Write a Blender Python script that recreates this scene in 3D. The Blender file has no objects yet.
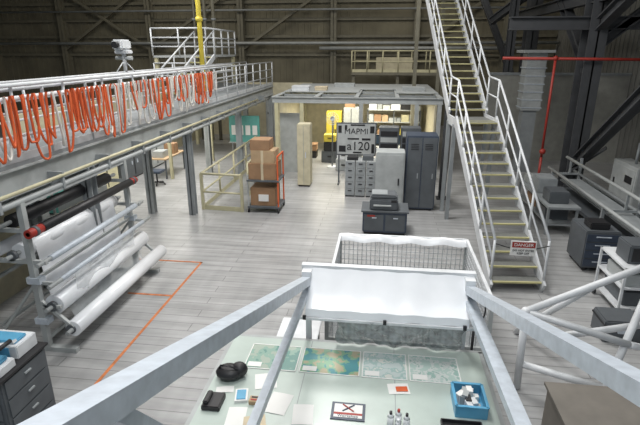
import bpy, bmesh, math, random
from mathutils import Vector, Matrix
random.seed(7)
scn=bpy.context.scene
# ---------------- materials ----------------
MATS={}
def mat(name,col,rough=.6,metal=0,var=.12,scale=4,bump=0.0,emit=0,trans=0,alpha=1,stretch=(1,1,1)):
    if name in MATS: return MATS[name]
    m=bpy.data.materials.new(name); m.use_nodes=True; nt=m.node_tree; b=nt.nodes["Principled BSDF"]
    b.inputs["Roughness"].default_value=rough; b.inputs["Metallic"].default_value=metal
    tc=nt.nodes.new("ShaderNodeTexCoord"); mp=nt.nodes.new("ShaderNodeMapping"); mp.inputs["Scale"].default_value=stretch
    nt.links.new(tc.outputs["Object"],mp.inputs[0])
    n=nt.nodes.new("ShaderNodeTexNoise"); n.inputs["Scale"].default_value=scale; n.inputs["Detail"].default_value=5
    nt.links.new(mp.outputs[0],n.inputs["Vector"])
    r=nt.nodes.new("ShaderNodeValToRGB"); c=Vector(col)
    r.color_ramp.elements[0].position=.3; r.color_ramp.elements[1].position=.7
    r.color_ramp.elements[0].color=(*(c*(1-var)),1); r.color_ramp.elements[1].color=(*[min(1,x*(1+var)) for x in c],1)
    nt.links.new(n.outputs["Fac"],r.inputs[0]); nt.links.new(r.outputs[0],b.inputs["Base Color"])
    if bump:
        bp=nt.nodes.new("ShaderNodeBump"); bp.inputs["Strength"].default_value=bump; nt.links.new(n.outputs["Fac"],bp.inputs["Height"]); nt.links.new(bp.outputs[0],b.inputs["Normal"])
    if emit: b.inputs["Emission Color"].default_value=(*col,1); b.inputs["Emission Strength"].default_value=emit
    if trans: b.inputs["Transmission Weight"].default_value=trans
    if alpha<1: b.inputs["Alpha"].default_value=alpha
    MATS[name]=m; return m
white=mat("white_paint",(.66,.68,.70),.4)
rail=mat("rail_paint",(.54,.56,.58),.45)
grey=mat("grey_paint",(.27,.29,.30),.5)
dgrey=mat("dark_grey",(.09,.10,.11),.5)
black=mat("black_plastic",(.015,.015,.017),.5)
cream=mat("cream_paint",(.50,.47,.31),.5)
creamw=mat("cream_wall",(.50,.46,.33),.7)
yellow=mat("yellow_paint",(.62,.50,.06),.5)
nosing=mat("nosing_yellow",(.46,.43,.22),.6)
tread=mat("tread_grey",(.17,.175,.165),.6,scale=20)
orange=mat("orange_hose",(.62,.11,.03),.5)
whose=mat("white_hose",(.60,.58,.54),.4)
steel=mat("dark_steel",(.055,.058,.063),.55)
steelb=mat("brown_steel",(.165,.155,.115),.6)
galv=mat("galvanised",(.52,.57,.63),.4,metal=.1,var=.12,scale=12)
red=mat("red_pipe",(.33,.03,.02),.5)
film=mat("white_film",(.86,.88,.91),.22,scale=3,bump=.2,var=.04)
cboard=mat("cardboard",(.30,.18,.10),.8)
wood=mat("wood_box",(.42,.30,.18),.7)
bluew=mat("blue_plastic",(.10,.35,.55),.4)
teal=mat("teal_board",(.10,.33,.30),.6)
navy=mat("navy_paint",(.045,.06,.09),.45)
lgrey=mat("light_grey_metal",(.37,.39,.39),.45)
taupe=mat("taupe_box",(.17,.155,.135),.7)
plastic=mat("clear_plastic",(.62,.66,.68),.12,alpha=.42,bump=.8,scale=7)
tabletop=mat("table_laminate",(.45,.52,.48),.3,var=.08,scale=3)
paper=mat("paper",(.75,.75,.73),.7,var=.03)
skin_tan=mat("kraft",(.55,.47,.33),.7)
lamp_e=mat("lamp_diffuser",(1,.97,.88),emit=9)
screen=mat("monitor_screen",(.08,.12,.16),.2)
# ---------------- builder ----------------
class B:
    def __init__(s,name): s.name=name; s.bm=bmesh.new(); s.mats=[]
    def mi(s,m):
        if m not in s.mats: s.mats.append(m)
        return s.mats.index(m)
    def _set(s,geom,m,smooth=False):
        i=s.mi(m)
        for f in {f for v in geom for f in v.link_faces}:
            f.material_index=i; f.smooth=smooth
    def box(s,a,b,m,rz=0,bev=0):
        a=Vector(a);b=Vector(b);c=(a+b)/2;d=b-a
        M=Matrix.Translation(c)@Matrix.Rotation(rz,4,'Z')@Matrix.Diagonal((abs(d.x),abs(d.y),abs(d.z),1))
        g=bmesh.ops.create_cube(s.bm,size=1,matrix=M)["verts"]; s._set(g,m)
        if bev:
            es=list({e for v in g for e in v.link_edges}); i=s.mi(m)
            r=bmesh.ops.bevel(s.bm,geom=es,offset=bev,segments=2,affect='EDGES')
            for f in r["faces"]: f.material_index=i
    def beam(s,p,q,w,h,m):
        p=Vector(p);q=Vector(q);d=q-p;L=d.length;z=d.normalized()
        up=Vector((0,0,1)) if abs(z.z)<.95 else Vector((0,1,0))
        x=up.cross(z).normalized(); y=z.cross(x)
        M=Matrix((x,y,z)).transposed().to_4x4(); M.translation=(p+q)/2
        g=bmesh.ops.create_cube(s.bm,size=1,matrix=M@Matrix.Diagonal((w,h,L,1)))["verts"]; s._set(g,m)
    def ibeam(s,p,q,w,h,m,t=.03):
        p=Vector(p);q=Vector(q);z=(q-p).normalized()
        up=Vector((0,0,1)) if abs(z.z)<.95 else Vector((0,1,0))
        x=up.cross(z).normalized(); y=z.cross(x)
        s.beam(p,q,t,h,m); o=y*(h/2-t/2)
        s.beam(p+o,q+o,w,t,m); s.beam(p-o,q-o,w,t,m)
    def rod(s,p,q,r,m,seg=8,r2=None):
        p=Vector(p);q=Vector(q);d=q-p
        M=Matrix.Translation((p+q)/2)@d.to_track_quat('Z','Y').to_matrix().to_4x4()
        g=bmesh.ops.create_cone(s.bm,cap_ends=True,segments=seg,radius1=r,radius2=r if r2 is None else r2,depth=d.length,matrix=M)["verts"]; s._set(g,m,True)
        for f in {f for v in g for f in v.link_faces}:
            if len(f.verts)>4: f.smooth=False
    def ball(s,c,r,m,sc=(1,1,1),seg=14):
        g=bmesh.ops.create_uvsphere(s.bm,u_segments=seg,v_segments=seg//2+2,radius=r,matrix=Matrix.Translation(c)@Matrix.Diagonal((*sc,1)))["verts"]; s._set(g,m,True)
    def tube(s,pts,r,m,seg=6):
        pts=[Vector(p) for p in pts]; rings=[]
        for i,p in enumerate(pts):
            t=(pts[min(i+1,len(pts)-1)]-pts[max(i-1,0)]).normalized()
            up=Vector((1,0,0)) if abs(t.x)<.8 else Vector((0,0,1))
            a=up.cross(t).normalized(); b=t.cross(a)
            rings.append([s.bm.verts.new(p+(a*math.cos(2*math.pi*k/seg)+b*math.sin(2*math.pi*k/seg))*r) for k in range(seg)])
        i=s.mi(m)
        for A,Bq in zip(rings,rings[1:]):
            for k in range(seg):
                f=s.bm.faces.new((A[k],A[(k+1)%seg],Bq[(k+1)%seg],Bq[k])); f.material_index=i; f.smooth=True
    def grid(s,fn,nu,nv,m):
        V=[[s.bm.verts.new(fn(i/nu,j/nv)) for j in range(nv+1)] for i in range(nu+1)]; k=s.mi(m)
        for i in range(nu):
            for j in range(nv):
                f=s.bm.faces.new((V[i][j],V[i+1][j],V[i+1][j+1],V[i][j+1])); f.material_index=k; f.smooth=True
    def turn(s,c,a):
        bmesh.ops.rotate(s.bm,verts=s.bm.verts[:],cent=Vector(c),matrix=Matrix.Rotation(a,3,'Z'))
    def done(s):
        bmesh.ops.recalc_face_normals(s.bm,faces=s.bm.faces[:])
        me=bpy.data.meshes.new(s.name); s.bm.to_mesh(me); s.bm.free()
        for m in s.mats: me.materials.append(m)
        o=bpy.data.objects.new(s.name,me); scn.collection.objects.link(o); return o
def text(parent,body,loc,size,m,rot=(math.pi/2,0,0)):
    t=bpy.data.curves.new("lettering",'FONT'); t.body=body; t.size=size; t.extrude=.002; t.align_x='CENTER'; t.align_y='CENTER'
    t.materials.append(m); o=bpy.data.objects.new("lettering",t); scn.collection.objects.link(o); o.location=loc; o.rotation_euler=rot; o.parent=parent
def guard(b,pts,h,m,r=.022,step=1.4,mids=(.5,),toe=None):
    for p,q in zip(pts,pts[1:]):
        p=Vector(p);q=Vector(q);U=Vector((0,0,h))
        b.rod(p+U,q+U,r,m)
        for k in mids: b.rod(p+U*k,q+U*k,r*.85,m)
        n=max(1,round((q-p).length/step))
        for i in range(n+1):
            c=p.lerp(q,i/n); b.rod(c,c+U,r,m)
        if toe: b.beam(p+Vector((0,0,toe/2)),q+Vector((0,0,toe/2)),.012,toe,m)
# ---------------- camera ----------------
f=486.0; yaw=math.radians(7.3); pit=math.radians(18.5); C=Vector((0,0,4.6))
F=Vector((-math.sin(yaw)*math.cos(pit), math.cos(yaw)*math.cos(pit), -math.sin(pit)))
R=Vector((math.cos(yaw), math.sin(yaw),0)); U=R.cross(F)
cam=bpy.data.cameras.new("camera"); co=bpy.data.objects.new("camera",cam); scn.collection.objects.link(co)
cam.sensor_width=36; cam.lens=36*f/640
M=Matrix((R,U,-F)).transposed().to_4x4(); M.translation=C; co.matrix_world=M
scn.camera=co
# ---------------- floor ----------------
fm=bpy.data.materials.new("deck_floor"); fm.use_nodes=True; nt=fm.node_tree; bs=nt.nodes["Principled BSDF"]
tc=nt.nodes.new("ShaderNodeTexCoord")
br=nt.nodes.new("ShaderNodeTexBrick"); br.offset=.5; br.inputs["Scale"].default_value=1
br.inputs["Brick Width"].default_value=3.2; br.inputs["Row Height"].default_value=.24; br.inputs["Mortar Size"].default_value=.007
br.inputs["Color1"].default_value=(.345,.348,.35,1); br.inputs["Color2"].default_value=(.39,.393,.395,1); br.inputs["Mortar"].default_value=(.19,.19,.19,1)
nt.links.new(tc.outputs["Object"],br.inputs["Vector"])
def streak(sx,sy,sc,lo,hi):
    mp=nt.nodes.new("ShaderNodeMapping"); mp.inputs["Scale"].default_value=(sx,sy,1); nt.links.new(tc.outputs["Object"],mp.inputs[0])
    no=nt.nodes.new("ShaderNodeTexNoise"); no.inputs["Scale"].default_value=sc; no.inputs["Detail"].default_value=8; nt.links.new(mp.outputs[0],no.inputs["Vector"])
    cr=nt.nodes.new("ShaderNodeValToRGB"); cr.color_ramp.elements[0].position=.3; cr.color_ramp.elements[0].color=(lo,lo,lo,1); cr.color_ramp.elements[1].position=.7; cr.color_ramp.elements[1].color=(hi,hi,hi,1)
    nt.links.new(no.outputs["Fac"],cr.inputs[0]); return cr.outputs[0]
cur=br.outputs["Color"]
for sck in ((.6,5,1.3,.78,1.14),(1,1,.35,.8,1.14),(5,.5,1.0,.92,1.05)):
    mx=nt.nodes.new("ShaderNodeMixRGB"); mx.blend_type='MULTIPLY'; mx.inputs[0].default_value=1
    nt.links.new(cur,mx.inputs[1]); nt.links.new(streak(*sck),mx.inputs[2]); cur=mx.outputs[0]
nt.links.new(cur,bs.inputs["Base Color"]); bs.inputs["Roughness"].default_value=.33
b=B("floor"); b.box((-26,-4,-.2),(10,32,0),fm); b.done()
# ---------------- shell ----------------
wallm=mat("wall_siding",(.165,.152,.108),.8,var=.22,scale=.8)
b=B("wall_back"); b.box((-26,32,0),(10,32.2,12),wallm)
for i in range(90):
    x=-26+i*.4; b.box((x,31.96,0),(x+.12,32,12),wallm)
b.done()
b=B("wall_left"); b.box((-26.2,-4,0),(-26,32.2,12),wallm); b.done()
rw=mat("wall_right_siding",(.20,.20,.185),.8,var=.2,scale=.8)
b=B("wall_right"); b.box((10,-4,0),(10.2,32.2,12),rw)
for i in range(90):
    y=-4+i*.4; b.box((9.96,y,0),(10,y+.12,12),rw)
b.done()
b=B("ceiling"); b.box((-26.2,-4,12),(10.2,32.2,12.2),wallm); b.done()
b=B("wall_framing")
colx=[-21,-15,-9,-3.2,1.8,7]
for x in colx: b.ibeam((x,31.6,0),(x,31.6,11.98),.35,.5,steelb)
for z in (4.3,5.4,6.4,7.4,8.4,9.6): b.beam((-26,31.85,z),(9.9,31.85,z),.12,.16,steelb)
for x0,x1 in ((-21,-15),(-15,-9),(-9,-3.2),(1.8,7)):
    b.beam((x0,31.5,4.6),(x1,31.5,8.4),.16,.16,steelb)
b.beam((-21,31.45,8.4),(-15,31.45,4.6),.16,.16,steelb)
b.rod((-26,31.2,5.0),(9.9,31.2,5.0),.09,lgrey)
b.rod((-4,31.0,4.7),(8,31.0,4.7),.1,lgrey); b.rod((-26,31.1,6.9),(9.9,31.1,6.9),.06,grey)
b.done()
# ---------------- floor marking ----------------
lm=mat("orange_tape",(.55,.18,.06),.6,var=.3,scale=9)
b=B("floor_marking")
b.box((-4.0,4.9,.001),(-3.95,9.75,.005),lm); b.box((-5.6,9.7,.001),(-3.95,9.75,.005),lm)
b.box((-4.9,8.1,.001),(-4.0,8.15,.005),lm); b.done()
# ---------------- catwalk ----------------
b=B("catwalk")
b.box((-6.7,2.5,2.93),(-5.4,24,3.0),grey)
b.ibeam((-5.42,2.5,2.74),(-5.42,24,2.74),.16,.4,lgrey)
b.ibeam((-6.68,2.5,2.74),(-6.68,24,2.74),.16,.4,lgrey)
guard(b,[(-5.42,2.6,3),(-5.42,24,3)],1.05,rail,r=.026,step=1.2,mids=(.35,.68),toe=.12)
guard(b,[(-6.68,2.6,3),(-6.68,24,3)],1.05,rail,r=.026,step=1.2,mids=(.35,.68),toe=.12)
for y in (3.2,8.2,13,18,23.5):
    for x in (-5.42,-6.68): b.ibeam((x,y,0),(x,y,2.55),.2,.2,lgrey if x<-6 else grey)
    b.beam((-6.68,y,2.5),(-5.42,y,2.5),.12,.16,grey)
for i in range(16): b.beam((-6.66,3.5+i*1.3,2.86),(-5.44,3.5+i*1.3,2.86),.06,.1,grey)
b.rod((-5.2,2.5,2.5),(-5.2,22,2.5),.05,lgrey); b.rod((-5.15,2.5,2.66),(-5.15,20,2.66),.03,cream)
for i in range(14): b.box((-5.4,2.9+i*1.4,2.44),(-5.14,2.95+i*1.4,2.72),grey)
b.rod((-5.32,2.6,3.93),(-5.32,17,3.93),.035,white); b.rod((-5.3,2.6,4.12),(-5.3,17,4.12),.03,white)
for i in range(12): b.beam((-5.36,3+i*1.2,3.93),(-5.36,3+i*1.2,4.12),.03,.03,white)
for x in (-5.75,-5.95,-6.25): b.rod((x,2.6,2.35),(x,18,2.35),.04,lgrey if x>-6 else steelb)
for i in range(9): b.beam((-6.35,3+i*1.8,2.3),(-5.6,3+i*1.8,2.3),.04,.03,grey); b.rod((-5.65,3+i*1.8,2.3),(-5.65,3+i*1.8,2.9),.012,grey); b.rod((-6.32,3+i*1.8,2.3),(-6.32,3+i*1.8,2.9),.012,grey)
b.done()
def hose(b,y,w,L,m,x):
    pts=[];n=16
    for i in range(n+1):
        a=i/n; yy=y+w*(a-.5)+.02*math.sin(a*9+y*5); zz=3.92-L*(1-abs(2*a-1)**2.8)+random.uniform(-.008,.008)
        pts.append((x+.03*math.sin(a*5+y*7),yy,zz))
    pts.insert(0,(x,y-w/2,3.98)); pts.append((x,y+w/2,3.98))
    b.tube(pts,.019,m)
b=B("coiled_air_hoses")
y=5.4
while y<15:
    o=random.random()< (.88 if y<8.8 else .5)
    hose(b,y,random.uniform(.16,.32),random.uniform(.62,.95) if y<9.5 else random.uniform(.5,.9),orange if o else whose,-5.22+random.uniform(-.04,.06)); y+=random.uniform(.09,.19)
b.done()
b=B("pan_tilt_camera")
b.rod((-6.68,12.4,4.07),(-6.68,12.4,4.5),.05,white,12); b.box((-6.85,12.25,4.5),(-6.5,12.55,4.6),white,bev=.02); b.box((-6.82,12.1,4.6),(-6.54,12.6,4.85),white,bev=.04); b.rod((-6.68,12.1,4.72),(-6.68,11.98,4.72),.08,black,14); b.rod((-6.9,12.4,4.4),(-6.46,12.4,4.4),.05,lgrey,12)
for a in (0,2.1,4.2): b.rod((-6.68,12.4,4.35),(-6.68+.25*math.cos(a),12.4+.25*math.sin(a),4.07),.015,white)
b.done()
# ---------------- upper access platform ----------------
b=B("access_platform")
b.box((-9.5,20.0,4.3),(-7.2,24,4.38),lgrey); b.box((-9.5,20.0,3.0),(-7.0,24,3.08),grey)
guard(b,[(-9.5,20,4.38),(-7.2,20,4.38),(-7.2,24,4.38)],1.05,rail,r=.035,step=1.0,mids=(.33,.66))
guard(b,[(-9.5,20,3.08),(-7.9,20,3.08)],1.0,rail,r=.03,step=.8,mids=(.5,))
for x in (-9.4,-7.3):
    for yy in (20.1,23.9): b.beam((x,yy,0),(x,yy,4.3),.14,.14,cream)
for x in (-7.75,-6.95):
    b.beam((x,20.2,4.35),(x,16.9,3.05),.05,.2,rail); b.rod((x,20.2,5.3),(x,16.9,4.0),.03,rail)
    for t in (0,.33,.66,1): b.rod((x,16.9+3.3*t,3.0+1.3*t),(x,16.9+3.3*t,4.0+1.3*t),.028,rail)
    b.beam((x,16.9,0),(x,16.9,3.1),.1,.1,cream)
for i in range(7):
    t=i/6; b.box((-7.75,16.95+3.0*t,3.1+1.2*t),(-6.95,17.2+3.0*t,3.14+1.2*t),nosing)
b.done()
b=B("yellow_gas_pipe")
b.rod((-6.86,18.5,0),(-6.86,18.5,11.98),.09,yellow,12); b.rod((-6.86,18.5,3.3),(-6.86,18.5,3.5),.13,yellow,12); b.rod((-6.86,18.5,5.6),(-6.86,18.5,5.75),.13,yellow,12); b.done()
b=B("drain_pipe")
for dx in (0,.55,1.0): b.rod((-9.6+dx,25.2,0),(-9.6+dx,25.2,11.98),.06+.03*dx,steelb,10); b.rod((-9.6+dx,25.2,6),(-9.6+dx,25.2,6.1),.12,grey,10)
b.done()
# ---------------- left partitions ----------------
b=B("wall_partition_left")
b.box((-10.2,12,0),(-10,27,2.9),creamw); b.box((-10.2,27,0),(-3.9,27.2,2.9),creamw)
b.box((-7.3,3,0),(-7.1,8.8,1.7),creamw); b.box((-7.33,3,1.7),(-7.07,8.8,1.75),cream); b.done()
b=B("door_1"); b.box((-9.99,23.5,0),(-9.95,24.5,2.1),lgrey); b.box((-6.5,26.95,0),(-5.5,26.99,2.1),lgrey); b.box((-6.4,26.93,1.2),(-6.3,26.95,1.3),black); b.done()
b=B("storage_cabinet_row")
for i,(h,m) in enumerate(((1.8,lgrey),(1.2,teal),(1.9,cream),(1.1,dgrey),(1.6,lgrey))):
    y0=10.5+i*1.9; b.box((-9.9,y0,.05),(-9.2,y0+1.4,h),m,bev=.01); b.box((-9.85,y0+.05,0),(-9.25,y0+1.35,.05),black)
    b.box((-9.2,y0+.68,.15),(-9.185,y0+.72,h-.08),black)
    for k in (.5,.9): b.box((-9.2,y0+k,h*.5),(-9.17,y0+k+.03,h*.62),galv)
b.done()
b=B("notice_board")
b.box((-6.4,19.9,.9),(-5.1,19.95,2.0),teal); b.box((-6.45,19.86,.85),(-5.05,19.9,.9),lgrey); b.rod((-6.3,19.93,0),(-6.3,19.93,2),.03,lgrey); b.rod((-5.2,19.93,0),(-5.2,19.93,2),.03,lgrey)
for i in range(4): b.box((-6.3+.3*i,19.88,1.2),(-6.1+.3*i,19.9,1.6),paper)
b.done()
b=B("office_chair")
b.box((-8.2,15.8,.45),(-7.7,16.3,.53),navy,bev=.03); b.box((-8.25,15.85,.6),(-8.17,16.25,1.05),navy,bev=.02); b.rod((-7.95,16.05,.1),(-7.95,16.05,.46),.03,black)
for k in range(5):
    a=k*1.257; b.beam((-7.95,16.05,.1),(-7.95+.28*math.cos(a),16.05+.28*math.sin(a),.06),.04,.03,black); b.ball((-7.95+.28*math.cos(a),16.05+.28*math.sin(a),.03),.03,black,seg=8)
b.beam((-8.2,16.05,.5),(-8.2,16.05,.7),.04,.03,black); b.done()
b=B("utility_desk")
b.box((-8.6,16.8,.72),(-7.9,18.6,.76),wood)
for x in (-8.55,-7.95):
    for yy in (16.85,18.55): b.beam((x,yy,0),(x,yy,.72),.05,.05,dgrey)
b.box((-8.5,17.0,.76),(-8.1,17.5,1.0),lgrey,bev=.01); b.box((-8.4,17.8,.76),(-8.0,18.2,1.15),cboard,bev=.01); b.done()
b=B("packaging_machine")
b.box((-8.7,11.6,.1),(-7.9,12.8,.9),lgrey,bev=.02)
for x in (-8.6,-8.0):
    for yy in (11.7,12.7): b.box((x-.05,yy-.05,0),(x+.05,yy+.05,.1),black)
b.box((-8.6,11.8,.9),(-8.1,12.3,1.4),grey,bev=.02); b.rod((-8.0,12.5,.9),(-8.0,12.5,1.5),.03,lgrey); b.rod((-8.5,12.55,1.0),(-7.9,12.55,1.0),.09,film,14); b.box((-8.1,11.79,1.1),(-8.09,12.1,1.3),screen); b.box((-7.9,11.8,.3),(-7.88,12.6,.7),dgrey); b.done()
b=B("shelving_rack")
for x in (-8.9,-8.2):
    for yy in (9.0,10.8): b.beam((x,yy,0),(x,yy,2.1),.05,.05,grey)
for z in (.3,.95,1.6,2.05):
    b.box((-8.92,8.98,z),(-8.18,10.82,z+.04),grey); yy=9.05
    while yy<10.4 and z<2:
        w=random.uniform(.2,.45); b.box((-8.8,yy,z+.04),(-8.3,yy+w,z+.04+random.uniform(.2,.45)),random.choice([cboard,lgrey,orange,cream,dgrey,white])); yy+=w+.05
b.done()
# ---------------- roll stand ----------------
b=B("film_roll_rack")
ys=(6.15,9.1)
for yy in ys:
    b.beam((-5.2,yy,0.03),(-5.2,yy,2.5),.09,.09,lgrey); b.beam((-6.1,yy,0.03),(-6.1,yy,2.1),.07,.07,lgrey)
    b.beam((-6.3,yy,.04),(-4.7,yy,.04),.1,.08,lgrey); b.beam((-6.1,yy,1.55),(-4.95,yy,1.55),.06,.06,lgrey); b.beam((-6.1,yy,2.05),(-5.0,yy,2.05),.06,.06,lgrey)
    b.beam((-5.2,yy,.9),(-4.7,yy,.45),.05,.05,lgrey); b.beam((-5.2,yy,.8),(-4.85,yy,.8),.05,.05,lgrey)
    b.beam((-6.1,yy,.1),(-5.2,yy,1.2),.04,.04,lgrey); b.beam((-5.25,yy,1.2),(-4.85,yy,1.2),.04,.05,lgrey)
    for z in (.5,1.2): b.box((-5.3,yy-.07,z),(-5.08,yy+.07,z+.1),galv)
    for (x,z) in ((-5.05,2.05),(-5.5,1.63),(-5.0,.8),(-4.75,.42)): b.rod((x,yy-.03,z),(x,yy+.03,z),.08,dgrey,14)
b.beam((-5.2,ys[0],2.45),(-5.2,ys[1],2.45),.06,.06,lgrey); b.beam((-6.1,ys[0],1.1),(-6.1,ys[1],1.1),.05,.05,lgrey); b.beam((-6.1,ys[0],.3),(-6.1,ys[1],.3),.05,.05,lgrey)
b.beam((-5.2,ys[0],1.25),(-5.2,ys[1],1.25),.05,.05,lgrey); b.beam((-5.2,ys[0],.2),(-5.2,ys[1],.2),.05,.05,lgrey)
def roll(x,z,r,m,core=lgrey,y0=6.0,y1=9.3,e=.3):
    b.rod((x,y0,z),(x,y1,z),.035,core); b.rod((x,y0+e,z),(x,y1-e,z),r,m,20)
roll(-5.05,2.05,.075,black); b.rod((-5.05,6.0,2.05),(-5.05,6.3,2.05),.07,red,14); b.rod((-5.05,8.9,2.05),(-5.05,9.2,2.05),.07,red,14)
roll(-5.55,2.12,.11,black); roll(-5.95,1.6,.1,film); roll(-5.0,1.55,.05,galv); roll(-5.5,1.63,.13,film); roll(-4.88,1.2,.04,galv)
roll(-5.0,.8,.16,film,e=.2); roll(-4.72,.42,.13,film,e=.15,y1=9.5)
b.grid(lambda u,v:(-5.38+.1*v+.02*math.sin(u*20),6.5+2.3*u,1.7-.9*v),14,6,film)
b.grid(lambda u,v:(-5.0+.14*v,6.5+2.4*u,.66-.4*v-.05*math.sin(u*3)),12,4,plastic)
b.grid(lambda u,v:(-4.86+.02*math.sin(u*14),6.6+1.9*u,1.2-.35*v*(1+.3*math.sin(u*6))),14,4,plastic)
b.done()
b=B("drawer_cabinet")
b.box((-4.75,4.0,.05),(-4.08,4.75,1.1),dgrey,bev=.01); b.box((-4.7,4.05,0),(-4.12,4.7,.05),black); b.box((-4.78,3.97,1.1),(-4.05,4.78,1.13),black)
for i in range(4):
    z=.1+i*.25; b.box((-4.7,3.985,z),(-4.13,4.0,z+.22),dgrey); b.box((-4.5,3.965,z+.13),(-4.33,3.985,z+.16),galv)
    b.box((-4.08,4.05,z),(-4.065,4.7,z+.22),dgrey); b.box((-4.065,4.34,z+.13),(-4.045,4.44,z+.15),grey)
b.done()
b=B("heat_sealer")
b.box((-4.72,4.05,1.13),(-4.1,4.3,1.24),white,bev=.01); b.box((-4.72,4.08,1.24),(-4.15,4.26,1.29),bluew,bev=.01); b.beam((-4.72,4.17,1.33),(-4.08,4.17,1.48),.08,.04,white); b.rod((-4.08,4.07,1.48),(-4.08,4.27,1.48),.025,black)
b.box((-4.65,4.4,1.13),(-4.15,4.74,1.3),white,bev=.01); b.box((-4.6,4.39,1.16),(-4.25,4.4,1.28),bluew)
b.beam((-4.72,4.35,1.15),(-4.1,4.35,1.42),.06,.03,white); b.box((-4.6,4.45,1.3),(-4.2,4.65,1.34),bluew,bev=.01); b.done()
# ---------------- guardrail ----------------
b=B("floor_opening_guardrail")
guard(b,[(-5.3,20,0),(-5.3,13.5,0),(-4.05,13.4,0)],1.12,cream,r=.035,step=1.5,mids=(.5,),toe=.14)
for x,y in ((-5.3,13.5),(-4.05,13.4)): b.beam((x,y,0),(x,y,1.12),.08,.08,cream)
guard(b,[(-4.3,19,0),(-4.3,15,0)],1.12,cream,r=.035,step=1.3,mids=(.5,),toe=.14)
b.done()
# ---------------- box cart ----------------
b=B("box_trolley")
x0,x1,y0,y1=-3.85,-2.95,13.4,14.2
for x in (x0,x1):
    for y in (y0,y1):
        b.beam((x,y,.12),(x,y,1.15),.04,.04,orange if x==x1 else lgrey); b.rod((x-.02,y,.07),(x+.02,y,.07),.07,black,12)
b.beam((x1,y0,1.15),(x1,y0,1.7),.04,.04,orange); b.beam((x1,y1,1.15),(x1,y1,1.7),.04,.04,orange); b.beam((x1,y0,1.7),(x1,y1,1.7),.04,.04,orange)
b.box((x0-.03,y0-.03,.14),(x1+.03,y1+.03,.2),dgrey); b.box((x0-.03,y0-.03,.95),(x1+.03,y1+.03,1.0),dgrey)
b.box((x0+.05,y0+.05,.2),(x1-.1,y1-.05,.75),cboard,bev=.01); b.box((x0+.3,y0+.02,.35),(x1-.3,y0+.05,.55),paper)
b.box((x0+.02,y0+.03,1.0),(x1-.05,y1-.05,1.48),cboard,bev=.01); b.box((x0+.1,y0+.08,1.48),(x1-.1,y1-.1,1.85),wood,bev=.01); b.box((x0+.08,y0+.1,1.85),(x1-.25,y1-.1,2.15),cboard,bev=.01)
b.box((x0+.4,y0+.015,1.0),(x0+.47,y0+.035,1.48),skin_tan); b.box((x0+.4,y0+.065,1.48),(x0+.47,y0+.085,1.85),skin_tan)
b.done()
b=B("tall_supply_cabinet")
b.box((-2.9,16.4,.06),(-2.45,16.95,2.2),creamw,bev=.015); b.box((-2.87,16.44,0),(-2.48,16.9,.06),black); b.box((-2.68,16.385,.1),(-2.67,16.4,2.15),grey); b.box((-2.62,16.37,1.05),(-2.59,16.39,1.25),galv); b.done()
# ---------------- booth ----------------
b=B("equipment_booth")
RZ=2.75
for x in (-3.95,-3.0,-.8,1.2,2.0): b.beam((x,18.1,0),(x,18.1,RZ),.14,.14,cream if x<-2 else lgrey)
for x in (-3.95,-1.5,1.9): b.beam((x,25,0),(x,25,RZ),.14,.14,cream)
b.ibeam((-4.1,18.1,RZ+.1),(2.1,18.1,RZ+.1),.15,.22,lgrey); b.ibeam((-4.1,25,RZ+.1),(2.1,25,RZ+.1),.15,.22,lgrey)
for x in (-4.05,-2.5,-1,.5,2.05): b.ibeam((x,18.1,RZ+.1),(x,25,RZ+.1),.15,.22,lgrey)
for y in (19.8,21.5,23.3): b.beam((-4.1,y,RZ+.1),(2.1,y,RZ+.1),.1,.12,grey)
b.box((-4.05,20,RZ+.22),(-1,25,RZ+.25),lgrey); b.box((.5,19.8,RZ+.22),(2.1,25,RZ+.25),lgrey); b.box((-1,21.6,RZ+.22),(.5,25,RZ+.25),lgrey)
b.box((-4.0,25.05,0),(2.1,25.15,RZ),creamw); b.box((1.98,19.5,0),(2.05,25.05,RZ),creamw); b.box((-4.05,18.5,0),(-3.98,25.05,RZ),creamw)
b.box((-3.95,18.6,0),(-3.1,18.66,2.3),lgrey); b.box((-3.2,18.56,1.0),(-3.15,18.6,1.1),black)
for (x,y) in ((-2.6,20.5),(-.3,21),(-1.7,23),(.9,21.5)):
    b.box((x-.6,y-.1,RZ-.12),(x+.6,y+.1,RZ-.05),white); b.box((x-.58,y-.08,RZ-.14),(x+.58,y+.08,RZ-.12),lamp_e); b.rod((x,y,RZ-.05),(x,y,RZ+.2),.01,grey)
b.done()
b=B("roof_storage_boxes")
for (x,y,w,d,h,m) in ((-3.4,20.5,.7,.6,.2,white),(-2.6,20.8,.5,.5,.15,skin_tan),(1.2,21,.9,.7,.15,lgrey),(-1.8,23,.9,.5,.15,lgrey)):
    b.box((x-w/2,y-d/2,RZ+.25),(x+w/2,y+d/2,RZ+.25+h),m,bev=.01); b.box((x-w/2-.01,y-d/2-.01,RZ+.2+h),(x+w/2+.01,y+d/2+.01,RZ+.255+h),m)
b.done()
b=B("supply_shelf")
for x in (-.7,.5,1.7):
    for y in (22.9,23.4): b.beam((x,y,0),(x,y,2.0),.04,.04,dgrey)
for z in (.2,.8,1.4,1.95):
    b.box((-.72,22.88,z),(1.72,23.42,z+.04),lgrey)
    x=-.65
    while x<1.35:
        w=random.uniform(.15,.45); b.box((x,22.95,z+.04),(x+w,23.35,z+.04+random.uniform(.15,.4)),random.choice([cboard,white,lgrey,yellow,lgrey,black,wood,grey,cream])); x+=w+.04
b.done()
b=B("rack_workbench")
b.box((-.6,19.3,.8),(1.8,20.0,.85),lgrey)
for x in (-.55,1.75):
    for y in (19.35,19.95): b.beam((x,y,0),(x,y,.8),.06,.06,dgrey)
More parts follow.
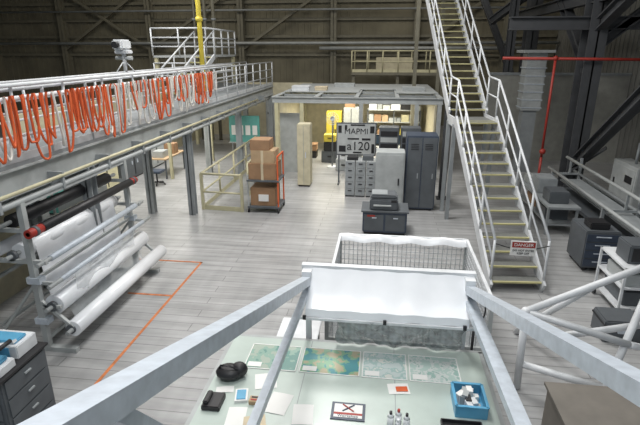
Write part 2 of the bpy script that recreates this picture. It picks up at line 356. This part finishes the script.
for x in (-.3,.5,1.2):
    b.box((x-.25,19.55,1.0),(x+.25,19.62,1.38),black,bev=.01); b.box((x-.22,19.54,1.03),(x+.22,19.551,1.35),screen); b.box((x-.03,19.6,.85),(x+.03,19.64,1.1),black); b.box((x-.12,19.5,.85),(x+.12,19.72,.865),black)
for x in (.9,1.5): b.box((x,19.4,.02),(x+.35,19.9,.7),dgrey,bev=.01)
b.done()
b=B("yellow_safety_locker")
b.box((-2.6,22.6,.05),(-1.9,23.2,1.9),yellow,bev=.02); b.box((-2.55,22.65,0),(-1.95,23.15,.05),black); b.box((-2.26,22.58,.1),(-2.24,22.6,1.85),black); b.box((-2.2,22.56,.9),(-2.15,22.6,1.1),black); b.done()
b=B("tool_crib_cabinet")
b.box((-1.8,22.6,.05),(-1.1,23.2,2.1),lgrey,bev=.02); b.box((-1.75,22.65,0),(-1.15,23.15,.05),black); b.box((-1.46,22.58,.1),(-1.44,22.6,2.05),black)
b.box((-1.75,22.65,2.1),(-1.3,23.1,2.4),cboard); b.done()
b=B("parts_bin_stack")
for i,(x,z,m) in enumerate(((-3.6,0,bluew),(-3.6,.32,lgrey),(-3.6,.64,yellow),(-3.1,0,black),(-3.1,.32,cboard))):
    b.box((x-.22,21.2,z),(x+.22,21.7,z+.28),m,bev=.02); b.box((x-.24,21.18,z+.26),(x+.24,21.72,z+.31),m)
b.done()
b=B("stacked_equipment_cases")
for (x,y,z,w,h,m) in ((-2.2,20.6,0,.7,.5,dgrey),(-2.15,20.6,.5,.6,.4,black),(-2.2,20.6,.9,.5,.3,yellow),(-1.5,19.2,0,.6,.45,lgrey),(-1.5,19.2,.45,.5,.35,white)):
    b.box((x-w/2,y-.25,z),(x+w/2,y+.25,z+h),m,bev=.02); b.box((x-.08,y-.28,z+h*.5),(x+.08,y-.25,z+h*.6),black)
b.done()
b=B("server_rack")
for x in (-.1,.62):
    b.box((x,16.3,.05),(x+.65,16.9,2.15),dgrey,bev=.015); b.box((x+.04,16.34,0),(x+.61,16.86,.05),black)
    for k in range(9): b.box((x+.05,16.285,.2+k*.21),(x+.6,16.3,.36+k*.21),random.choice([black,grey,dgrey,lgrey]))
b.done()
b=B("pedestal_fan"); b.rod((-2.0,19.6,0),(-2.0,19.6,.04),.22,white,20); b.rod((-2.0,19.6,0),(-2.0,19.6,1.9),.03,dgrey)
for k in range(16):
    a=k*math.pi/8; b.rod((-2.0,19.5,2.0),(-2.0+.25*math.cos(a),19.5,2.0+.25*math.sin(a)),.008,white,5)
for r in (.25,.17,.09): b.tube([(-2.0+r*math.cos(t*.314),19.5,2.0+r*math.sin(t*.314)) for t in range(21)],.01,white)
b.rod((-2.0,19.5,2.0),(-2.0,19.7,2.0),.08,white,12); b.rod((-2.0,19.6,1.7),(-2.0,19.6,2.0),.03,white); b.done()
# lettered board
b=B("lettered_board")
b.box((-1.6,17.0,1.05),(-.2,17.05,2.2),dgrey); b.box((-1.56,16.98,1.1),(-.24,17.0,2.16),mat("board_face",(.40,.42,.42),.4))
for x in (-1.5,-.3): b.beam((x,17.03,0),(x,17.03,1.1),.05,.05,dgrey); b.beam((x,16.8,.03),(x,17.3,.03),.05,.05,dgrey)
for k,(xx,zz,w,h) in enumerate(((-1.53,1.85,.12,.25),(-1.3,1.98,.08,.14),(-.42,1.85,.15,.24),(-1.5,1.18,.24,.22),(-.36,1.15,.1,.32),(-1.2,1.62,.4,.05),(-.7,1.6,.3,.07),(-1.0,1.14,.3,.05),(-1.1,2.1,.5,.05))): b.box((xx,16.97,zz),(xx+w,16.98,zz+h),black)
o=b.done()
text(o,"MAPMI",(-.9,16.97,1.9),.28,black); text(o,"a120",(-.82,16.97,1.38),.42,black)
b=B("file_cabinet_bank")
for i in range(3):
    x=-1.15+i*.34; b.box((x,15.4,.04),(x+.32,16.0,1.2),lgrey,bev=.008); b.box((x+.02,15.42,0),(x+.3,15.98,.04),black)
    for k in range(5):
        z=.08+k*.225; b.box((x+.02,15.385,z),(x+.3,15.4,z+.2),grey); b.box((x+.1,15.37,z+.12),(x+.22,15.385,z+.15),black)
b.box((-1.1,15.5,1.2),(-.75,15.9,1.3),black); b.box((-.6,15.5,1.2),(-.25,15.85,1.35),dgrey)
b.done()
b=B("control_cabinet")
b.box((-.15,13.9,.08),(.68,14.6,1.8),lgrey,bev=.015); b.box((-.1,13.95,0),(.63,14.55,.08),black); b.box((-.1,13.885,.15),(.63,13.9,1.73),lgrey)
b.box((.5,13.86,.85),(.54,13.885,1.05),black)
for k in range(6): b.box((0,13.875,.3+.06*k),(.35,13.886,.32+.06*k),grey)
b.done()
b=B("dark_locker")
b.box((.72,14.2,.05),(1.62,15.0,2.25),navy,bev=.015); b.box((.8,14.25,0),(1.55,14.95,.05),black)
for x in (.76,1.19): b.box((x,14.185,.1),(x+.4,14.2,2.2),dgrey); b.box((x+.3,14.165,1.0),(x+.33,14.185,1.15),grey)
for x in (.85,1.25):
    for k in range(4): b.box((x,14.18,1.85+k*.05),(x+.22,14.187,1.87+k*.05),black)
b.done()
b=B("bench_cabinet")
b.box((-.42,12.0,.06),(.72,12.75,.62),navy,bev=.02); b.box((-.38,12.04,0),(.68,12.7,.06),black); b.box((-.46,11.96,.62),(.76,12.79,.66),dgrey)
for x in (-.38,.17): b.box((x,11.985,.12),(x+.5,12.0,.56),dgrey); b.box((x+.2,11.97,.46),(x+.32,11.985,.49),galv)
b.box((-.3,11.98,.5),(-.1,11.99,.55),red); b.done()
b=B("office_printer")
b.box((-.25,12.05,.66),(.48,12.68,.95),dgrey,bev=.03); b.box((-.22,12.1,.95),(.44,12.65,1.05),dgrey,bev=.03); b.box((-.15,12.0,.78),(.3,12.07,.81),lgrey); b.box((.3,12.03,.88),(.44,12.05,.94),black); b.box((-.2,12.15,1.05),(.2,12.6,1.07),grey); b.done()
b=B("steel_post"); b.ibeam((2.0,15.6,0),(2.0,15.6,RZ+.2),.2,.25,steel); b.box((1.83,15.42,0),(2.17,15.78,.03),steel); b.done()
# ---------------- rear platform ----------------
b=B("rear_platform")
b.box((-1.8,27.5,3.3),(3.2,30.5,3.45),steelb); guard(b,[(-1.8,27.6,3.45),(3.2,27.6,3.45)],1.1,cream,r=.035,step=.9,mids=(.5,),toe=.15)
guard(b,[(-1.8,30.4,3.45),(3.2,30.4,3.45)],1.1,cream,r=.035,step=.9,mids=(.5,))
for x in (-1.7,.7,3.1): b.beam((x,27.7,0),(x,27.7,3.3),.16,.16,steelb)
b.box((-.5,28.5,3.45),(1.5,29.8,4.2),creamw,bev=.02); b.done()
# ---------------- staircase ----------------
b=B("steel_staircase")
XL,XR=2.28,3.28; rise=.2; run=.305
def flight(y0,z0,n):
    y1=y0+run*n; z1=z0+rise*n
    for i in range(n):
        y=y0+i*run; z=z0+rise*(i+1)
        b.box((XL,y,z-.03),(XR,y+run-.02,z),tread); b.box((XL,y-.008,z-.03),(XR,y+.035,z+.003),nosing)
    for x in (XL-.02,XR+.02):
        b.beam((x,y0-.05,z0+.08),(x,y1,z1+.04),.05,.26,rail)
        b.rod((x,y0,z0+1.1),(x,y1,z1+1.05),.028,rail); b.rod((x,y0,z0+.65),(x,y1,z1+.6),.022,rail)
        m=max(2,round(n/4))
        for k in range(m+1):
            t=k/m; y=y0+(y1-y0)*t; z=z0+(z1-z0)*t; b.rod((x,y,z),(x,y,z+1.1-.05*t),.026,rail)
    return y1,z1
y1,z1=flight(9.2,0,14)
b.box((XL,y1,z1-.06),(XR,y1+.95,z1),tread); b.box((XL,y1-.01,z1-.05),(XR,y1+.05,z1+.005),nosing)
for x in (XL-.02,XR+.02):
    b.beam((x,y1,z1-.05),(x,y1+.95,z1-.05),.05,.25,rail); b.rod((x,y1,z1+1.05),(x,y1+.95,z1+1.1),.026,rail); b.rod((x,y1,z1+.6),(x,y1+.95,z1+.65),.02,rail)
    b.beam((x,y1+.1,0),(x,y1+.1,z1-.1),.1,.1,grey); b.beam((x,y1+.85,0),(x,y1+.85,z1-.1),.1,.1,grey)
y2,z2=flight(y1+.95,z1,24)
b.box((XL-.1,y2,z2-.1),(XR+.1,y2+3,z2),steelb)
for x in (XL,XR): b.beam((x,y2+.3,0),(x,y2+.3,z2-.1),.14,.14,steelb)
b.turn((2.78,9.2,0),math.radians(4.5)); b.done()
b=B("stair_chain_barrier")
b.tube([(XL,9.15,1.02),(XL+.25,9.12,.96),(XL+.5,9.11,.95),(XL+.75,9.12,.96),(XR,9.15,1.02)],.01,black)
b.box((2.55,9.08,.82),(3.02,9.10,1.12),paper); b.box((2.57,9.075,.99),(3.0,9.08,1.10),red); o=b.done()
text(o,"DANGER",(2.785,9.072,1.045),.09,paper); text(o,"DO NOT ENTER",(2.785,9.072,.93),.055,black); text(o,"KEEP OFF",(2.785,9.072,.87),.055,black)
# ---------------- right structure ----------------
b=B("steel_column")
for (x,y) in ((6.5,17.3),(6.9,26)):
    b.ibeam((x,y,0),(x,y,11.98),.55,.7,steel,t=.05); b.box((x-.45,y-.45,0),(x+.45,y+.45,.06),steel)
b.ibeam((6.5,17,1.0),(6.5,11.6,4.9),.3,.35,steel,t=.04); b.ibeam((6.5,17.3,4.0),(6.7,24.5,8.5),.3,.35,steel,t=.04)
b.ibeam((6.5,17.3,5.2),(6.9,9.5,8.8),.3,.35,steel,t=.04); b.ibeam((6.5,17.3,4.6),(9.9,17.3,7.5),.25,.3,steel,t=.04)
b.ibeam((6.5,6,6.2),(6.5,27,6.2),.3,.4,steel,t=.04); b.ibeam((3.9,17.3,5.4),(9.9,17.3,5.4),.3,.4,steel,t=.04)
b.beam((6.2,17.0,.6),(7.2,16.6,1.6),.5,.05,steel)
b.ibeam((5.2,22.5,3.6),(5.2,22.5,11.9),.3,.4,steel,t=.04); b.ibeam((4.6,24,5.8),(7.2,20,8.2),.25,.3,steel,t=.04)
b.ibeam((6.9,26,2),(4.5,26,7),.25,.3,steel,t=.04); b.done()
b=B("steel_column")
b.ibeam((8.2,11.5,0),(8.2,11.5,11.98),.5,.6,steel,t=.05); b.ibeam((8.2,11.5,1),(8.2,16.5,5.3),.25,.3,steel,t=.04); b.box((7.8,11.1,0),(8.6,11.9,.05),steel); b.done()
b=B("sprinkler_pipe")
b.rod((3.7,16.8,4.35),(9.9,16.8,4.3),.045,red); b.rod((5.3,16.8,4.35),(5.3,16.8,1.2),.04,red); b.ball((5.3,16.8,4.35),.08,red); b.rod((5.3,16.8,1.2),(5.3,16.8,0),.045,red); b.ball((5.3,16.75,1.4),.1,red); b.done()
b=B("ventilation_duct")
b.box((5.2,19.6,2.4),(5.9,20.3,4.5),lgrey,bev=.02)
for k in range(7): b.box((5.17,19.57,2.5+k*.29),(5.93,20.33,2.53+k*.29),galv)
b.box((5.3,19.7,0),(5.8,20.2,2.4),grey); b.box((5.0,19.4,4.5),(6.1,20.5,4.6),lgrey); b.done()
b=B("wall_partition_right")
b.box((4.4,22,0),(9.96,22.15,3.6),mat("wall_partition_grey",(.34,.34,.31),.7)); b.box((4.4,21.95,3.6),(9.96,22.2,3.7),grey); b.done()
b=B("utility_rail")
for x,z in ((5.4,1.0),(5.9,1.35),(6.2,.9)):
    b.rod((x,6,z),(x,16.2,z),.045,lgrey if x<6 else grey)
for y in (6.2,9,12,15.8):
    b.beam((5.4,y,0),(5.4,y,1.0),.07,.07,grey); b.beam((6.2,y,0),(6.2,y,1.4),.07,.07,grey); b.beam((5.4,y,.9),(6.2,y,.9),.06,.06,grey); b.beam((5.9,y,.9),(5.9,y,1.35),.05,.05,grey)
b.box((5.5,6,.3),(6.3,16,.4),dgrey); b.box((6.4,6,0),(6.6,16,.7),grey)
b.box((5.55,6.5,.75),(6.15,15.5,.8),grey); b.done()
b=B("electrical_panel_row")
for i,(h,m) in enumerate(((1.9,grey),(1.6,grey),(2.0,dgrey),(1.5,lgrey))):
    y0=8+i*2.0; b.box((7.0,y0,0),(7.5,y0+1.5,h),m,bev=.02); b.box((6.985,y0+.1,.2),(7.0,y0+1.4,h-.1),m)
    b.box((6.96,y0+1.2,h*.5),(6.985,y0+1.25,h*.65),black); b.box((6.97,y0+.2,h-.5),(6.985,y0+.6,h-.3),black); b.rod((7.25,y0+.7,h),(7.25,y0+.7,h+.6),.04,grey)
b.done()
b=B("equipment_bench")
b.box((4.3,12.5,.72),(5.1,15.5,.78),grey)
for x in (4.35,5.05):
    for y in (12.6,15.4): b.beam((x,y,0),(x,y,.72),.06,.06,grey)
b.box((4.4,12.8,.78),(4.9,13.4,1.1),dgrey,bev=.02); b.box((4.4,13.8,.78),(4.9,14.5,1.2),grey,bev=.02); b.box((4.4,14.8,.78),(5.0,15.3,1.0),lgrey,bev=.02); b.box((4.35,12.6,.25),(5.05,15.4,.29),grey); b.box((4.4,13,.29),(5.0,13.8,.6),dgrey); b.box((4.45,14.1,.29),(4.95,14.9,.55),cboard); b.done()
b=B("tool_chest")
b.box((4.4,10.3,.1),(5.1,11.2,.95),dgrey,bev=.02)
for k in range(4): b.box((4.42,10.285,.15+k*.19),(5.08,10.3,.31+k*.19),navy); b.box((4.6,10.265,.25+k*.19),(4.9,10.285,.27+k*.19),galv)
for x in (4.5,5.0):
    for y in (10.4,11.1): b.ball((x,y,.05),.05,black,seg=8)
b.box((4.5,10.4,.95),(4.9,10.8,1.1),black,bev=.02); b.done()
b=B("service_trolley")
for x in (4.3,5.1):
    for y in (8.3,9.3): b.beam((x,y,.1),(x,y,1.0),.04,.04,white); b.rod((x-.02,y,.06),(x+.02,y,.06),.06,black,12)
for z in (.2,.6,.97): b.box((4.28,8.28,z),(5.12,9.32,z+.03),white)
b.box((4.4,8.5,1.0),(4.9,9.0,1.35),dgrey,bev=.02); b.box((4.45,8.49,1.05),(4.85,8.5,1.3),black); b.box((4.35,8.35,.63),(4.8,9.1,.85),lgrey,bev=.01); b.box((4.4,8.4,.23),(5.0,9.2,.5),dgrey,bev=.01); b.done()
b=B("storage_case")
b.box((3.75,7.5,0),(4.35,8.0,.4),dgrey,bev=.02); b.box((3.74,7.49,.3),(4.36,8.01,.33),black); b.box((3.95,7.46,.2),(4.15,7.49,.26),galv); b.done()
b=B("tubular_frame")
A=(2.05,6.2,1.2);Bb=(3.9,6.7,1.85);G=(2.95,5.7,.03)
for p,q in ((A,Bb),(A,(2.05,6.1,.03)),(Bb,G),(Bb,(4.5,7.3,.03)),((2.3,6.25,.75),(4.3,6.9,.8)),((2.95,6.45,1.5),(2.4,7.6,.03)),(A,(3.4,6.1,.85)),((3.4,6.1,.85),(4.5,7.3,.03)),((2.05,6.15,.4),(3.1,5.85,.3)),((3.9,6.7,1.85),(5.0,6.4,1.3)),((5.0,6.4,1.3),(5.0,6.4,.03))):
    b.rod(p,q,.05,white,10)
for p in (A,Bb,G): b.ball(p,.065,white,seg=10)
b.done()
b=B("shipping_crate")
b.box((2.1,4.3,0.08),(3.4,5.2,.75),taupe,bev=.01)
for x in (2.2,2.75,3.3): b.box((x-.05,4.27,.05),(x+.05,4.3,.78),taupe); b.box((x-.05,4.35,0),(x+.05,5.15,.08),wood)
b.box((2.07,4.26,.75),(3.43,5.24,.79),taupe); b.done()
# ---------------- wire basket ----------------
b=B("wire_mesh_cage")
x0,x1,y0,y1,z0,z1=-.74,1.7,6.6,9.0,.3,1.12
n=28
for i in range(n+1):
    x=x0+(x1-x0)*i/n
    for y in (y0,y1): b.rod((x,y,z0),(x,y,z1),.007,rail,4)
for i in range(25):
    y=y0+(y1-y0)*i/24
    for x in (x0,x1): b.rod((x,y,z0),(x,y,z1),.007,rail,4)
for k in range(9):
    z=z0+(z1-z0)*k/8
    for y in (y0,y1): b.rod((x0,y,z),(x1,y,z),.007,rail,4)
    for x in (x0,x1): b.rod((x,y0,z),(x,y1,z),.007,rail,4)
for p,q in (((x0,y0),(x1,y0)),((x1,y0),(x1,y1)),((x1,y1),(x0,y1)),((x0,y1),(x0,y0))):
    b.beam((*p,z1),(*q,z1),.05,.05,white); b.beam((*p,z0),(*q,z0),.05,.05,lgrey)
    b.beam((*p,0),(*p,z1),.06,.06,lgrey)
b.box((x0,y0,z0-.03),(x1,y1,z0),grey)
b.grid(lambda u,v:(x0+.1+2.2*u,7.0+1.6*v,.5+.1*math.sin(u*9)*math.cos(v*7)+.07*math.sin(u*23+v*9)),40,24,plastic)
b.grid(lambda u,v:(x0+(x1-x0)*u,y1-.02-.1*v,z1+.03-.12*v*v+.02*math.sin(u*25)),30,4,film)
b.done()
b=B("storage_bin"); b.box((-1.4,6.0,0),(-.85,6.6,.55),lgrey,bev=.02); b.box((-1.43,5.97,.55),(-.82,6.63,.6),white,bev=.01); b.done()
# ---------------- table ----------------
TZ=.95
b=B("layout_table")
b.box((-1.85,2.6,TZ-.05),(1.33,5.5,TZ),tabletop)
for x in (-.8,.26): b.box((x-.004,2.6,TZ),(x+.004,5.5,TZ+.001),grey)
for p,q in (((-1.87,2.6),(-1.87,5.52)),((1.35,2.6),(1.35,5.52)),((-1.9,5.52),(1.38,5.52)),((-1.9,2.6),(1.38,2.6))): b.beam((*p,TZ-.06),(*q,TZ-.06),.05,.12,lgrey)
for x in (-1.8,1.28):
    for y in (2.7,5.4): b.beam((x,y,0),(x,y,TZ-.08),.08,.08,lgrey)
b.beam((-1.8,5.4,.3),(1.28,5.4,.3),.05,.05,lgrey)
b.done()
def sheet(name,x0,x1,y0,y1,m,ang=0,z=TZ):
    b=B(name); cx,cy=(x0+x1)/2,(y0+y1)/2; ca,sa=math.cos(ang),math.sin(ang)
    b.grid(lambda u,v:(cx+((u-.5)*ca*(x1-x0)-(v-.5)*sa*(y1-y0)),cy+((u-.5)*sa*(x1-x0)+(v-.5)*ca*(y1-y0)),z+.004+.004*math.sin(u*3)**2),4,4,m); return b
def mapmat(name,c1,c2,c3,sc):
    m=bpy.data.materials.new(name); m.use_nodes=True; nt=m.node_tree
    tc=nt.nodes.new("ShaderNodeTexCoord"); n=nt.nodes.new("ShaderNodeTexNoise"); n.inputs["Scale"].default_value=sc; n.inputs["Detail"].default_value=6
    r=nt.nodes.new("ShaderNodeValToRGB"); r.color_ramp.interpolation='CONSTANT'
    r.color_ramp.elements[0].color=(*c1,1); r.color_ramp.elements[1].position=.48; r.color_ramp.elements[1].color=(*c2,1); e=r.color_ramp.elements.new(.58); e.color=(*c3,1)
    nt.links.new(tc.outputs["Object"],n.inputs["Vector"]); nt.links.new(n.outputs["Fac"],r.inputs[0]); nt.links.new(r.outputs[0],nt.nodes["Principled BSDF"].inputs["Base Color"])
    nt.nodes["Principled BSDF"].inputs["Roughness"].default_value=.3; return m
m1=mapmat("map_green",(.13,.27,.24),(.25,.38,.32),(.36,.42,.36),5); m2=mapmat("map_teal",(.06,.25,.28),(.20,.38,.24),(.40,.36,.24),8)
m3=mapmat("map_pale",(.50,.57,.56),(.34,.48,.46),(.60,.62,.58),11); m4=mapmat("map_mint",(.42,.54,.50),(.58,.62,.60),(.30,.44,.40),12)
def wmap(x0,x1,m,ang):
    b=sheet("wall_map",x0,x1,4.83,5.33,m,ang)
    for p,q in (((x0,4.83),(x1,4.83)),((x0,5.33),(x1,5.33)),((x0,4.83),(x0,5.33)),((x1,4.83),(x1,5.33))): b.beam((*p,TZ+.006),(*q,TZ+.006),.012,.008,paper)
    b.box((x0+.03,4.86,TZ+.009),(x0+.2,4.95,TZ+.011),paper); b.done()
wmap(-1.55,-.92,m1,0); wmap(-.87,-.16,m2,0); wmap(-.12,.4,m3,0); wmap(.44,1.02,m4,0)
for a in ((-1.3,-1.05,3.7,4.05,skin_tan,.3),(-1.12,-.88,4.1,4.43,paper,-.15),(-.82,-.6,3.98,4.28,paper,.1),(-1.75,-1.55,4.36,4.46,paper,.2),(.18,.42,4.58,4.76,paper,.15),(-1.35,-1.1,4.48,4.75,paper,.25),(-1.5,-1.3,3.85,4.15,paper,.1)): sheet("document",*a).done()
b=B("notepad_stack"); b.box((-1.5,4.22,TZ+.001),(-1.36,4.42,TZ+.03),paper,rz=.2); b.box((-1.48,4.24,TZ+.03),(-1.38,4.39,TZ+.04),bluew,rz=.2); b.done()
b=B("orange_tag"); b.box((.27,4.62,TZ+.01),(.4,4.7,TZ+.016),orange,rz=.15); b.done()
b=B("marker_box"); b.box((-1.32,4.2,TZ+.001),(-1.18,4.3,TZ+.05),wood,bev=.005); b.box((-1.3,4.22,TZ+.05),(-1.2,4.24,TZ+.055),red); b.box((-1.3,4.26,TZ+.05),(-1.2,4.28,TZ+.055),black); b.done()
b=B("printed_placard"); b.box((-.42,4.1,TZ+.001),(-.06,4.36,TZ+.012),navy); b.box((-.39,4.13,TZ+.012),(-.09,4.33,TZ+.015),paper); b.box((-.39,4.17,TZ+.015),(-.09,4.2,TZ+.017),red); b.tube([(-.3,4.32,TZ+.018),(-.18,4.22,TZ+.018)],.008,red); b.tube([(-.18,4.32,TZ+.018),(-.3,4.22,TZ+.018)],.008,navy); o=b.done()
text(o,"Workshop",(-.24,4.15,TZ+.016),.05,navy,rot=(0,0,0))
b=B("black_bag"); b.ball((-1.66,4.62,TZ+.085),.16,black,(1,.8,.52)); b.ball((-1.55,4.66,TZ+.1),.1,black,(1,.9,.9)); b.tube([(-1.78,4.62,TZ+.12),(-1.74,4.57,TZ+.2),(-1.64,4.55,TZ+.22),(-1.55,4.59,TZ+.15)],.012,black); b.done()
b=B("desk_telephone"); b.box((-1.8,4.05,TZ),(-1.6,4.3,TZ+.06),black,bev=.01); b.box((-1.79,4.08,TZ+.06),(-1.73,4.27,TZ+.1),black,bev=.01); b.done()
for i,(x,y,c) in enumerate(((.2,4.06,black),(.28,4.1,red),(.36,4.05,black),(.27,3.96,white))):
    b=B("squeeze_bottle"); b.rod((x,y,TZ+.001),(x,y,TZ+.14),.034,white,14); b.rod((x,y,TZ+.14),(x,y,TZ+.17),.034,white,14,r2=.015); b.rod((x,y,TZ+.17),(x,y,TZ+.2),.015,c,10); b.done()
b=B("blue_parts_bin")
xa,xb,ya,yb=.88,1.2,4.3,4.68
b.box((xa,ya,TZ),(xb,yb,TZ+.01),bluew)
for s_,e_ in (((xa,ya),(xb,ya)),((xb,ya),(xb,yb)),((xb,yb),(xa,yb)),((xa,yb),(xa,ya))): b.beam((*s_,TZ+.07),(*e_,TZ+.07),.012,.14,bluew); b.beam((*s_,TZ+.14),(*e_,TZ+.14),.03,.015,bluew)
for i in range(16): x=random.uniform(xa+.07,xb-.07); y=random.uniform(ya+.07,yb-.07); b.box((x-.05,y-.03,TZ+.01),(x+.05,y+.03,TZ+random.uniform(.06,.15)),random.choice([paper,white,black,lgrey,paper]),rz=random.random()*2)
b.done()
b=B("black_tray"); b.box((.72,3.95,TZ),(1.12,4.2,TZ+.015),black)
for p,q in (((.72,3.95),(1.12,3.95)),((1.12,3.95),(1.12,4.2)),((1.12,4.2),(.72,4.2)),((.72,4.2),(.72,3.95))): b.beam((*p,TZ+.025),(*q,TZ+.025),.012,.05,black)
b.done()
# ---------------- gantry frame ----------------
b=B("gantry_frame")
XA,XB=-.87,1.13
for x in (XA,XB):
    b.beam((x,5.62,0),(x,5.62,1.95),.07,.07,white)
    b.beam((x,5.45,1.85),(x,.9,3.62),.11,.1,galv)
    b.beam((x,5.5,1.70),(x,2.4,1.98),.07 if x<0 else .12,.08,galv)
    b.box((x-.06,5.45,1.72),(x+.06,5.64,1.97),white)
    b.beam((x,2.4,1.98),(x,1.2,3.5),.06,.06,galv)
b.beam((XA-.08,5.62,1.98),(XB+.08,5.62,1.98),.09,.06,white)
b.grid(lambda u,v:(XA+.03+(XB-XA-.06)*u,5.58-.42*v-.02*math.sin(v*3.14),1.98-.36*v-.05*math.sin(v*3.14)+.006*math.sin(u*30)),30,8,film)
b.grid(lambda u,v:(XA+.03+(XB-XA-.06)*u,5.16-.01*v,1.62-.1*v+.006*math.sin(u*30)),30,3,film)
b.beam((XA-.03,5.15,1.5),(XB+.03,5.15,1.5),.04,.03,white)
for x in (-.85,.12,1.05): b.box((x-.02,5.12,1.49),(x+.02,5.15,1.54),black)
wrap=mat("stretch_wrap",(.26,.29,.30),.1,alpha=.75,bump=1.0,scale=9,var=.55)
b.grid(lambda u,v:(XA+.4+(XB-XA-.45)*u+.03*math.sin(v*6+u*9),5.17+.32*v+.03*math.sin(u*17+v*3)+.02*math.sin(u*41-v*9),1.5-.53*v),60,14,wrap)
b.beam((XA,5.62,1.4),(XB,5.62,1.4),.04,.05,lgrey); b.beam((XA,5.62,.8),(XB,5.62,.8),.04,.05,lgrey)
b.done()
b=B("bent_handle"); b.tube([(1.38+.12*math.sin(t*.3),6.1+.05*t*.1,1.2+.22*math.cos(t*.3)) for t in range(11)],.012,black); b.rod((1.38,6.15,0),(1.38,6.15,.985),.02,black); b.done()
# ---------------- lights ----------------
def area(name,loc,sx,sy,e,col=(1,.98,.95),rot=(0,0,0)):
    l=bpy.data.lights.new(name,'AREA'); l.shape='RECTANGLE'; l.size=sx; l.size_y=sy; l.energy=e; l.color=col
    o=bpy.data.objects.new(name,l); scn.collection.objects.link(o); o.location=loc; o.rotation_euler=rot; return o
for i,(x,y,e) in enumerate(((-1.5,5,360),(-1.5,12,720),(-8,9,260),(-9,17,520),(-1,20,320),(4.5,10,200),(0,-1,420))):  # last entry: cool fill added behind the camera to brighten camera-facing surfaces
    area("bay_and_fill_light",(x,y,9.5),2.5,2.5,e,(.95,.98,1) if y<0 else (1,.98,.95))
    b=B("bay_and_fill_lamp"); b.box((x-1.3,y-1.3,9.52),(x+1.3,y+1.3,9.6),white); b.rod((x,y,9.6),(x,y,11.98),.04,grey); b.rod((x,y,9.6),(x,y,9.8),.4,grey,16,r2=.1); b.done()  # the added fill gets the same housing, unseen above the camera
area("booth_light",(-1,21.3,2.55),4,3,250,(1,.93,.74))
area("aisle_light",(-7.6,17,2.4),1.5,8,170,(1,.97,.9))
for x in (-12,2): area("back_wall_fill",(x,24,11),6,1,230,(1,.93,.8),rot=(math.radians(50),0,0))  # added fills tilted at the back wall to brighten its upper part, no fixtures
w=bpy.data.worlds.new("world"); w.use_nodes=True; w.node_tree.nodes["Background"].inputs[0].default_value=(.8,.9,1,1); w.node_tree.nodes["Background"].inputs[1].default_value=.36
scn.world=w
scn.view_settings.view_transform='Standard'
